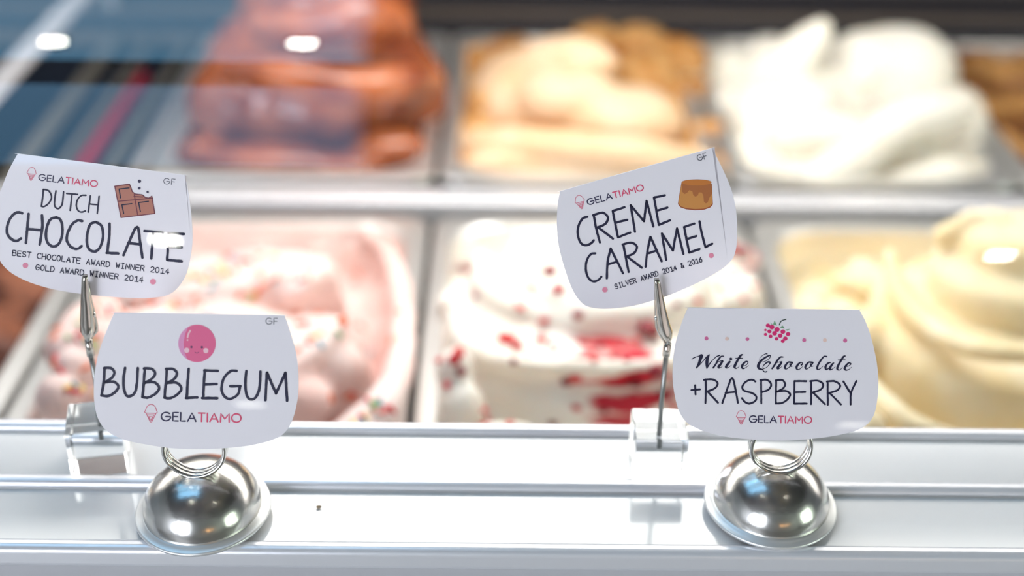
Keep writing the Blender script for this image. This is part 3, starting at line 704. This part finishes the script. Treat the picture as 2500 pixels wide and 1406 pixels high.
# ---- bubblegum card
c2 = Card('flavour_card', 'white label card lettered BUBBLEGUM with a pink ball, standing in the left round chrome holder', .4330, 10, 3.8, 200, 740, (475, 1092))
c2.sheet([(300, 90), (302, 90), (700, 96), (1100, 102), (1500, 108), (1878, 115), (1880, 115), (1882, 120), (1915, 215), (1952, 340), (1985, 460), (2005, 620), (2008, 800), (1990, 950), (1950, 1090), (1895, 1185), (1800, 1255), (1600, 1312), (1350, 1343), (1060, 1355), (800, 1342), (600, 1312), (450, 1282), (330, 1242), (240, 1190), (178, 1125), (135, 1030), (113, 900), (110, 780), (120, 640), (150, 480), (200, 330), (250, 200), (298, 93)])
c2.strokes('flavour_lettering', [
 [(210, 600), (203, 720), (182, 855)], [(205, 603), (265, 602), (300, 640), (280, 690), (212, 735)], [(212, 735), (295, 730), (338, 775), (302, 830), (240, 862), (180, 856)],
 [(400, 600), (386, 700), (390, 800), (415, 858), (450, 862), (490, 830), (510, 740), (518, 602)],
 [(583, 608), (573, 740), (562, 870)], [(575, 606), (640, 608), (678, 645), (655, 695), (585, 738)], [(585, 738), (672, 735), (716, 785), (682, 840), (612, 876), (560, 870)],
 [(788, 612), (778, 742), (766, 874)], [(780, 610), (845, 612), (880, 650), (858, 700), (790, 742)], [(790, 742), (876, 738), (922, 790), (888, 845), (818, 882), (765, 876)],
 [(990, 610), (980, 740), (972, 880)], [(965, 880), (1070, 875)], [(1140, 625), (1130, 750), (1125, 880)], [(1135, 624), (1260, 628)], [(1140, 755), (1250, 750)], [(1115, 880), (1255, 882)],
 [(1435, 628), (1380, 630), (1320, 690), (1296, 770), (1305, 840), (1350, 885), (1400, 880), (1450, 840), (1466, 772)], [(1375, 770), (1470, 770)],
 [(1525, 630), (1516, 730), (1522, 830), (1552, 888), (1600, 885), (1635, 830), (1652, 740), (1655, 635)],
 [(1702, 900), (1716, 645)], [(1716, 645), (1800, 838)], [(1800, 838), (1888, 645)], [(1888, 645), (1903, 905)]], 25, M['ink'], .13)
logo(c2, (640, 1020), 165, (735, 1090), (1475, 1106), 78, 13)
gf(c2, (1706, 195), (1812, 198), 58, 7)
V, Fs = [], []; c2.disc((1068, 373), 174, V, Fs, .00008, n=48); o = c2.part('ball_picture', V, Fs, mat('pale_pink_ball_ink', S(226, 152, 196), .5)); o['label'] = 'pink ball picture'
A = [(1068+173*math.cos(math.radians(a)), 373+173*math.sin(math.radians(a))) for a in range(-112, 127, 6)]
V, Fs = [], []; c2.poly(A+[(952, 455), (943, 370), (958, 280), (985, 225)], V, Fs, .00012); c2.part('ball_front', V, Fs, mat('pink_ball_ink', S(230, 104, 148), .5))
V, Fs = [], []; c2.stroke([(1005, 255), (988, 285), (980, 318)], 15, V, Fs, .00016); c2.disc((979, 342), 8, V, Fs, .00016); c2.disc((972, 437), 24, V, Fs, .00016); c2.disc((1150, 440), 24, V, Fs, .00016)
c2.part('ball_highlight', V, Fs, mat('pale_highlight_ink', S(246, 200, 212), .5))
V, Fs = [], []; c2.disc((1016, 407), 11, V, Fs, .00017); c2.disc((1113, 409), 11, V, Fs, .00017); c2.stroke([(1048, 454), (1066, 463), (1083, 454)], 5, V, Fs, .00017)
c2.part('ball_face', V, Fs, mat('plum_ink', S(95, 55, 95), .5))

# ---- caramel card
c3 = Card('flavour_card', 'white label card lettered CREME CARAMEL, tilted up to the right above the right acrylic cube', .476, 8, 3.196, 1340, 340, (1605, 692))
c3.sheet([(90, 405), (92, 404.5), (390, 319), (690, 234), (980, 152), (1272, 69), (1275, 68), (1277, 71), (1340, 200), (1400, 330), (1440, 450), (1465, 600), (1468, 790), (1450, 895), (1415, 955), (1340, 1020), (1200, 1100), (1050, 1170), (900, 1230), (700, 1290), (550, 1315), (430, 1322), (330, 1312), (260, 1280), (198, 1200), (150, 1090), (100, 930), (72, 800), (62, 650), (70, 500), (88, 408)])
c3.strokes('flavour_lettering', [
 [(300, 605), (262, 620), (230, 680), (226, 750), (250, 810), (290, 828), (328, 812), (350, 788)],
 [(350, 590), (370, 700), (398, 805)], [(346, 592), (420, 573), (460, 610), (440, 660), (378, 688)], [(385, 688), (500, 775)],
 [(498, 560), (518, 660), (540, 765)], [(498, 560), (590, 530)], [(525, 650), (612, 628)], [(540, 765), (635, 728)],
 [(672, 722), (638, 515)], [(638, 515), (742, 640)], [(742, 640), (762, 480)], [(762, 480), (815, 680)],
 [(820, 455), (858, 668)], [(820, 455), (905, 437)], [(840, 558), (925, 533)], [(858, 668), (945, 632)],
 [(362, 890), (330, 895), (300, 935), (288, 1000), (302, 1070), (340, 1108), (382, 1100), (410, 1072)],
 [(452, 1085), (458, 960), (482, 852)], [(482, 852), (578, 1045)], [(465, 975), (535, 955)],
 [(580, 820), (600, 920), (622, 1035)], [(575, 822), (640, 806), (685, 835), (668, 885), (602, 918)], [(610, 915), (725, 1002)],
 [(755, 995), (768, 880), (792, 762)], [(792, 762), (880, 952)], [(775, 890), (842, 868)],
 [(915, 940), (882, 735)], [(882, 735), (968, 868)], [(968, 868), (1000, 695)], [(1000, 695), (1050, 895)],
 [(1055, 685), (1095, 884)], [(1055, 685), (1135, 658)], [(1075, 780), (1150, 755)], [(1095, 884), (1175, 857)],
 [(1175, 640), (1192, 730), (1222, 842)], [(1222, 842), (1275, 815)]], 18, M['ink'], .13)
caption(c3, 'SILVER AWARD 2014 & 2016', (522, 1168), (1200, 955), 38, 7, M['ink'])
dots(c3, [(437, 1174, 21), (1267, 907, 20)], dotm)
logo(c3, (243, 490), 108, (306, 514), (742, 396), 46, 9)
gf(c3, (1165, 170), (1235, 150), 46, 7)
V, Fs = [], []; c3.poly([(1034, 340), (1020, 420), (1007, 505), (1025, 530), (1070, 546), (1140, 554), (1210, 550), (1260, 532), (1280, 508), (1275, 420), (1271, 345)], V, Fs, .00006)
c3.part('pudding_outline', V, Fs, mat('burnt_outline_ink', S(165, 84, 52), .5))
V, Fs = [], []; c3.poly([(1036, 340), (1023, 420), (1012, 500), (1030, 523), (1070, 536), (1140, 544), (1210, 540), (1257, 523), (1275, 500), (1271, 420), (1268, 345)], V, Fs, .00010)
c3.part('pudding_picture', V, Fs, mat('pudding_ink', S(208, 142, 74), .5))
V, Fs = [], []; c3.poly([(1035, 335), (1268, 345), (1275, 420), (1250, 460), (1240, 492), (1225, 500), (1210, 487), (1205, 435), (1192, 415), (1170, 415), (1162, 438), (1142, 448), (1125, 432), (1120, 407), (1096, 397), (1076, 420), (1058, 427), (1040, 408)], V, Fs, .00014)
c3.part('pudding_sauce', V, Fs, mat('caramel_sauce_ink', S(176, 106, 58), .5))
V, Fs = [], []; c3.disc((1152, 336), 117, V, Fs, .00018, 23, 32); c3.part('pudding_top', V, Fs, mat('pudding_top_ink', S(202, 122, 54), .5))

# ---- raspberry card
c4 = Card('flavour_card', 'white label card lettered White Chocolate +RASPBERRY, standing in the right round chrome holder', .4396, 10, 3.8, 1620, 730, (1906, 1085))
c4.sheet([(230, 80), (232, 80), (630, 86), (1025, 91), (1420, 97), (1818, 102), (1820, 102), (1822, 107), (1870, 200), (1912, 310), (1950, 450), (1980, 600), (1993, 750), (1987, 900), (1963, 1040), (1920, 1130), (1850, 1190), (1720, 1240), (1500, 1282), (1250, 1306), (1050, 1312), (850, 1305), (600, 1280), (420, 1240), (270, 1182), (192, 1120), (140, 1030), (105, 900), (85, 750), (88, 600), (110, 420), (160, 250), (198, 150), (228, 83)])
c4.strokes('flavour_lettering', [
 [(258, 845), (338, 838)], [(293, 800), (297, 885)], [(390, 745), (392, 850), (388, 965)], [(375, 750), (450, 745), (500, 775), (480, 825), (400, 860)], [(410, 860), (505, 962)],
 [(545, 965), (585, 850), (620, 750)], [(620, 750), (648, 752), (690, 962)], [(575, 870), (660, 862)],
 [(852, 765), (815, 748), (762, 768), (730, 815), (750, 852), (820, 872), (860, 905), (850, 945), (800, 970), (755, 955), (727, 920)],
 [(905, 752), (907, 968)], [(898, 752), (960, 750), (998, 790), (975, 840), (910, 865)],
 [(1045, 755), (1042, 860), (1042, 970)], [(1040, 755), (1100, 752), (1128, 790), (1105, 832), (1050, 860)], [(1050, 860), (1130, 852), (1175, 885), (1145, 935), (1095, 965), (1040, 968)],
 [(1215, 760), (1212, 970)], [(1215, 760), (1325, 762)], [(1215, 865), (1315, 862)], [(1212, 970), (1328, 970)],
 [(1370, 760), (1368, 975)], [(1360, 762), (1430, 758), (1480, 790), (1458, 840), (1378, 868)], [(1388, 868), (1497, 975)],
 [(1522, 765), (1524, 980)], [(1515, 765), (1585, 762), (1637, 798), (1612, 846), (1532, 872)], [(1542, 872), (1645, 978)],
 [(1668, 765), (1735, 875)], [(1790, 760), (1740, 868), (1735, 978)]], 18, M['ink'], .13)
def sA(P, w=1): return [((x/11.905+60)*3.8, (y/11.905+125)*3.8, q*3.8/11.905) for x, y, q in P]
def sB(P): return [((x/10+220)*3.8, (y/10+125)*3.8, q*.38) for x, y, q in P]
SCR = [sA(P) for P in [
 [(110, 260, 24), (180, 215, 30), (280, 180, 20), (350, 160, 40), (410, 155, 40)],
 [(385, 165, 110), (355, 260, 90), (320, 370, 75), (240, 515, 36)],
 [(240, 515, 34), (330, 430, 26), (440, 310, 22), (540, 190, 30), (615, 135, 34)],
 [(600, 150, 50), (560, 240, 80), (545, 340, 90), (545, 440, 75), (545, 530, 34)],
 [(545, 530, 30), (620, 400, 34), (720, 280, 20), (820, 190, 30), (905, 150, 40)],
 [(1035, 170, 30), (960, 180, 40), (880, 270, 55), (820, 380, 50), (730, 510, 50)],
 [(850, 350, 14), (930, 315, 20), (1000, 315, 50)], [(1000, 320, 56), (940, 410, 66), (885, 480, 72), (900, 515, 40), (960, 495, 16), (1010, 450, 10)],
 [(1205, 335, 66), (1140, 420, 74), (1100, 490, 70), (1140, 515, 30), (1200, 480, 16), (1260, 430, 10)], [(1240, 250, 80), (1244, 256, 80)],
 [(1585, 128, 34), (1530, 150, 60), (1450, 270, 64), (1370, 420, 76), (1350, 490, 70), (1390, 530, 28), (1450, 500, 16), (1500, 450, 10)], [(1380, 238, 26), (1580, 235, 26)],
 [(1610, 460, 12), (1700, 420, 18), (1740, 350, 28), (1690, 325, 40), (1610, 385, 60), (1565, 470, 72), (1590, 530, 44), (1670, 510, 18), (1760, 440, 10)]]]
SCR += [sB(P) for P in [
 [(325, 88, 30), (280, 90, 20), (200, 140, 12), (150, 190, 10), (145, 250, 12)],
 [(200, 290, 8), (300, 260, 14), (390, 190, 16), (405, 130, 26), (350, 140, 38), (230, 215, 48), (145, 300, 60), (110, 390, 66), (140, 450, 50), (220, 470, 30)],
 [(220, 470, 26), (240, 510, 24), (280, 530, 30), (320, 520, 30)],
 [(215, 460, 12), (300, 430, 14), (370, 360, 18), (400, 300, 40), (340, 290, 40), (260, 350, 24), (225, 410, 14), (240, 440, 12)],
 [(715, 165, 30), (650, 170, 40), (570, 260, 48), (510, 360, 44), (450, 450, 36)],
 [(560, 310, 12), (620, 290, 18), (680, 290, 46)], [(680, 300, 46), (630, 370, 56), (585, 430, 60), (600, 452, 34), (650, 430, 14), (690, 390, 10)],
 [(930, 300, 46), (850, 290, 36), (790, 350, 50), (760, 420, 50), (790, 460, 22), (860, 420, 18), (920, 350, 28), (940, 300, 50)], [(890, 340, 46), (905, 395, 24), (970, 380, 10)],
 [(1165, 355, 46), (1195, 325, 24), (1150, 295, 28), (1080, 350, 50), (1045, 420, 54), (1070, 470, 32), (1130, 455, 18), (1195, 395, 10)],
 [(1430, 300, 46), (1350, 290, 36), (1290, 350, 50), (1260, 420, 50), (1290, 460, 22), (1360, 420, 18), (1420, 350, 28), (1440, 300, 50)], [(1390, 340, 46), (1405, 395, 24), (1475, 380, 10)],
 [(1785, 155, 36), (1720, 150, 34), (1650, 230, 44), (1580, 340, 46), (1550, 430, 46), (1570, 470, 30), (1640, 440, 16), (1700, 380, 10)],
 [(1870, 300, 30), (1810, 320, 40), (1755, 400, 56), (1770, 470, 40), (1830, 440, 18), (1900, 340, 20), (1960, 310, 22)], [(1940, 320, 34), (1880, 400, 56), (1860, 470, 44), (1920, 460, 18), (1990, 400, 10)],
 [(2235, 140, 32), (2190, 160, 46), (2120, 270, 50), (2060, 380, 54), (2040, 450, 50), (2080, 485, 26), (2130, 460, 14), (2170, 410, 10)], [(2065, 238, 22), (2235, 235, 22)],
 [(2240, 410, 10), (2330, 380, 16), (2375, 330, 24), (2320, 310, 34), (2250, 380, 50), (2220, 450, 54), (2260, 485, 34), (2330, 465, 16), (2390, 410, 10)]]]
c4.strokes('script_lettering', SCR, 10, M['ink'])
logo(c4, (720, 1098), 128, (797, 1145), (1373, 1153), 62, 11)
dots(c4, [(398, 365, 18), (778, 371, 17), (1305, 381, 18), (1685, 384, 19)], magm); dots(c4, [(588, 368, 17), (1497, 381, 18)], peachm)
V, Fs = [], []
for (x, y, r) in [(968, 245, 20), (1005, 260, 24), (1053, 282, 25), (1107, 303, 23), (1155, 325, 21), (945, 287, 12), (982, 300, 20), (1030, 318, 23), (1082, 340, 22), (1130, 366, 21), (946, 328, 15), (993, 346, 18), (1048, 368, 18), (1106, 390, 18)]:
    c4.disc((x, y), r, V, Fs, .00012, r*.92, 12)
o = c4.part('raspberry_picture', V, Fs, mat('raspberry_ink', S(222, 40, 115), .5))
V, Fs = [], []
for t in ([(1015, 238), (1030, 198), (1052, 246)], [(1080, 266), (1103, 244), (1124, 274)], [(1128, 284), (1178, 276), (1146, 294)], [(990, 212), (1012, 238), (1004, 240)]): c4.poly(t, V, Fs, .00012)
c4.part('leaf_picture', V, Fs, mat('leaf_ink', S(120, 165, 130), .5))
c4.strokes('stem_picture', [[(1074, 240), (1092, 205), (1135, 188)]], 10, mat('stem_ink', S(60, 75, 70), .5))

# ================================================================== bell shaped card holders
def bell(px, py, ring_px, ring_py, D, label, lean, dome_r=.0251, fl=.0288):
    c = atZ(px, py, 1.1062); z0 = 1.1062
    e = empty('bell_card_holder', (c.x, c.y, 1.102), label, 'card holder')
    R = Matrix.Rotation(math.radians(lean), 3, 'Y')@Matrix.Rotation(math.radians(2.9), 3, 'X')
    dz = 0
    cc = (c.x, c.y, z0+dz)
    pr = [(dome_r*math.cos(t), .0018+dome_r*.79*math.sin(t)) for t in [PI/2*i/24 for i in range(25)]]
    pr[-1] = (0, pr[-1][1])
    lathe('dome', [(dome_r-.001, .0008)]+pr, cc, M['dome'], e, 96, R)
    lathe('flange', [(dome_r-.002, .0006), (dome_r, .0020), (dome_r+.0004, .0008), (fl-.0008, .0008), (fl-.0002, .0005), (fl, -.0002), (fl-.0006, -.0012), (dome_r-.002, -.0012), (dome_r-.002, .0006)], cc, M['flange'], e, 96, R)
    rc = atY(ring_px, ring_py, D); s = scale_at(rc); r = 73*s; pts = []
    for i in range(3*48+1):
        a = 2*PI*i/48+.8; yy = (i/(3*48)-.5)*.0066
        pts.append((rc.x+(r-.0004*math.sin(a*3))*math.cos(a), rc.y+yy+.0004*math.sin(2*a)+.18*r*math.sin(a), rc.z+r*math.sin(a)))
    tube('ring_coil', pts, .00095, M['chrome'], e, 10)
    # solder foot that joins coil and dome
    f = Vector((rc.x, rc.y, rc.z-r)); b2 = bmesh.new(); sell(b2, f+Vector((0, 0, -.0010)), (.0058, .0034, .0016)); frombm('solder_joint', b2, M['wire'], e, True)
    return e
bell(497, 1240, 475, 1090, .4372, 'round chrome bell shaped holder with a coil ring, under the BUBBLEGUM card', -.6)
bell(1880, 1226, 1906, 1082, .4438, 'round chrome bell shaped holder with a coil ring, under the RASPBERRY card', .6)

# ================================================================== acrylic cubes with wire and clip
def bump_loft(name, secs, mt, e, n=12):
    """secs: (centre, half width vector, half depth vector)"""
    V = []; Fs = []
    for (c, wv, dv) in secs:
        for k in range(n):
            a = 2*PI*k/n; V.append(c+wv*math.cos(a)+dv*math.sin(a))
    for i in range(len(secs)-1):
        for k in range(n): Fs.append((i*n+k, i*n+(k+1) % n, (i+1)*n+(k+1) % n, (i+1)*n+k))
    Fs.append(list(range(n))[::-1]); Fs.append([(len(secs)-1)*n+k for k in range(n)])
    return mesh(name, V, Fs, mt, e, True)
def holder(cx, cy, rot, s, stem, clip, D, label, side):
    h = s
    e = empty('acrylic_card_holder', (cx, cy, 1.102), label, 'card holder')
    bm = bmesh.new(); r = bmesh.ops.create_cube(bm, size=1); Rz = Matrix.Rotation(math.radians(rot), 3, 'Z')
    for v in r['verts']: v.co = Rz@Vector((v.co.x*s, v.co.y*s, 0))+Vector((cx, cy, 1.1022+h*(v.co.z+.5)))
    bmesh.ops.bevel(bm, geom=list(bm.edges), offset=.0005, segments=1, affect='EDGES')
    frombm('cube_base', bm, M['acrylic'], e)
    P = [atY(x, y, D) for x, y in stem]
    bot = Vector((P[0].x, P[0].y, 1.1022+h*.62)); top0 = Vector((P[0].x, P[0].y, 1.1022+h))
    tube('wire_stem', [bot, top0]+P[1:], .0011, M['wire'], e)
    # sleeve, two jaws, pivot and screw of the crocodile clip
    k = scale_at(P[-1])
    def Q(x, y, d=0): return atY(x, y, D+d)
    tube('sleeve', [Q(*clip['s0']), Q(*clip['s1'])], .0017, M['clip'], e)
    for nm, dd, key in (('front_jaw', -.0022, 'front'), ('rear_jaw', .0018, 'rear')):
        secs = []
        for (x, y, hw, hd) in clip[key]:
            secs.append((Q(x, y, dd), Vector((hw*k, 0, 0)), Vector((0, hd*k, hd*k*.3))))
        bump_loft(nm, secs, M['clip'], e)
    bm = bmesh.new(); p = Q(*clip['screw'], -.001); sell(bm, p, (5*k, 6*k, 6*k), 2, None, 12, 8); frombm('pivot_screw', bm, M['chrome'], e, True)
    bm = bmesh.new(); p = Q(*clip['knuckle'], -.003); sell(bm, p, (5*k, 5*k, 5*k), 2, None, 12, 8); frombm('knuckle', bm, M['wire'], e, True)
    return e
rightclip = dict(s0=(1626, 868), s1=(1630, 838), screw=(1601, 777), knuckle=(1631, 835),
  front=[(1603, 681, 6, 4), (1605, 690, 8, 6), (1608, 715, 9, 8), (1613, 750, 12, 11), (1619, 785, 15, 13), (1625, 808, 17, 14), (1630, 822, 11, 11), (1631, 836, 5, 6)],
  rear=[(1601, 690, 4, 4), (1602, 730, 5, 5), (1604, 760, 7, 6), (1608, 800, 9, 7), (1618, 822, 8, 6), (1627, 836, 4, 5)])
leftclip = dict(s0=(222, 868), s1=(216, 828), screw=(230, 768), knuckle=(215, 828),
  front=[(208, 672, 6, 4), (207, 682, 8, 6), (208, 715, 10, 9), (211, 750, 14, 11), (213, 785, 17, 13), (214, 805, 18, 14), (215, 818, 11, 10), (216, 830, 5, 6)],
  rear=[(214, 690, 4, 4), (220, 730, 5, 5), (226, 760, 7, 6), (232, 795, 8, 7), (233, 808, 7, 7), (222, 822, 6, 6), (217, 832, 4, 5)])
holder(.0735, .4755, 0, .0238, [(1609, 1063), (1615, 980), (1626, 868)], rightclip, .4735, 'clear acrylic cube with a wire and clip holding the CREME CARAMEL card', 1)
holder(-.1795, .4760, 12, .0245, [(246, 1040), (238, 950), (222, 868)], leftclip, .4755, 'clear acrylic cube with a wire and clip holding the CHOCOLATE card', -1)
# small brown speck on the ledge
c = atZ(778, 1237, 1.1028); o = lump('ledge_crumb', c, .0011, mat('crumb_brown', S(150, 130, 105), .6), None, 3, (1.2, 1, .6)); tag(o, 'tiny brown crumb lying alone on the white ledge', 'crumb')
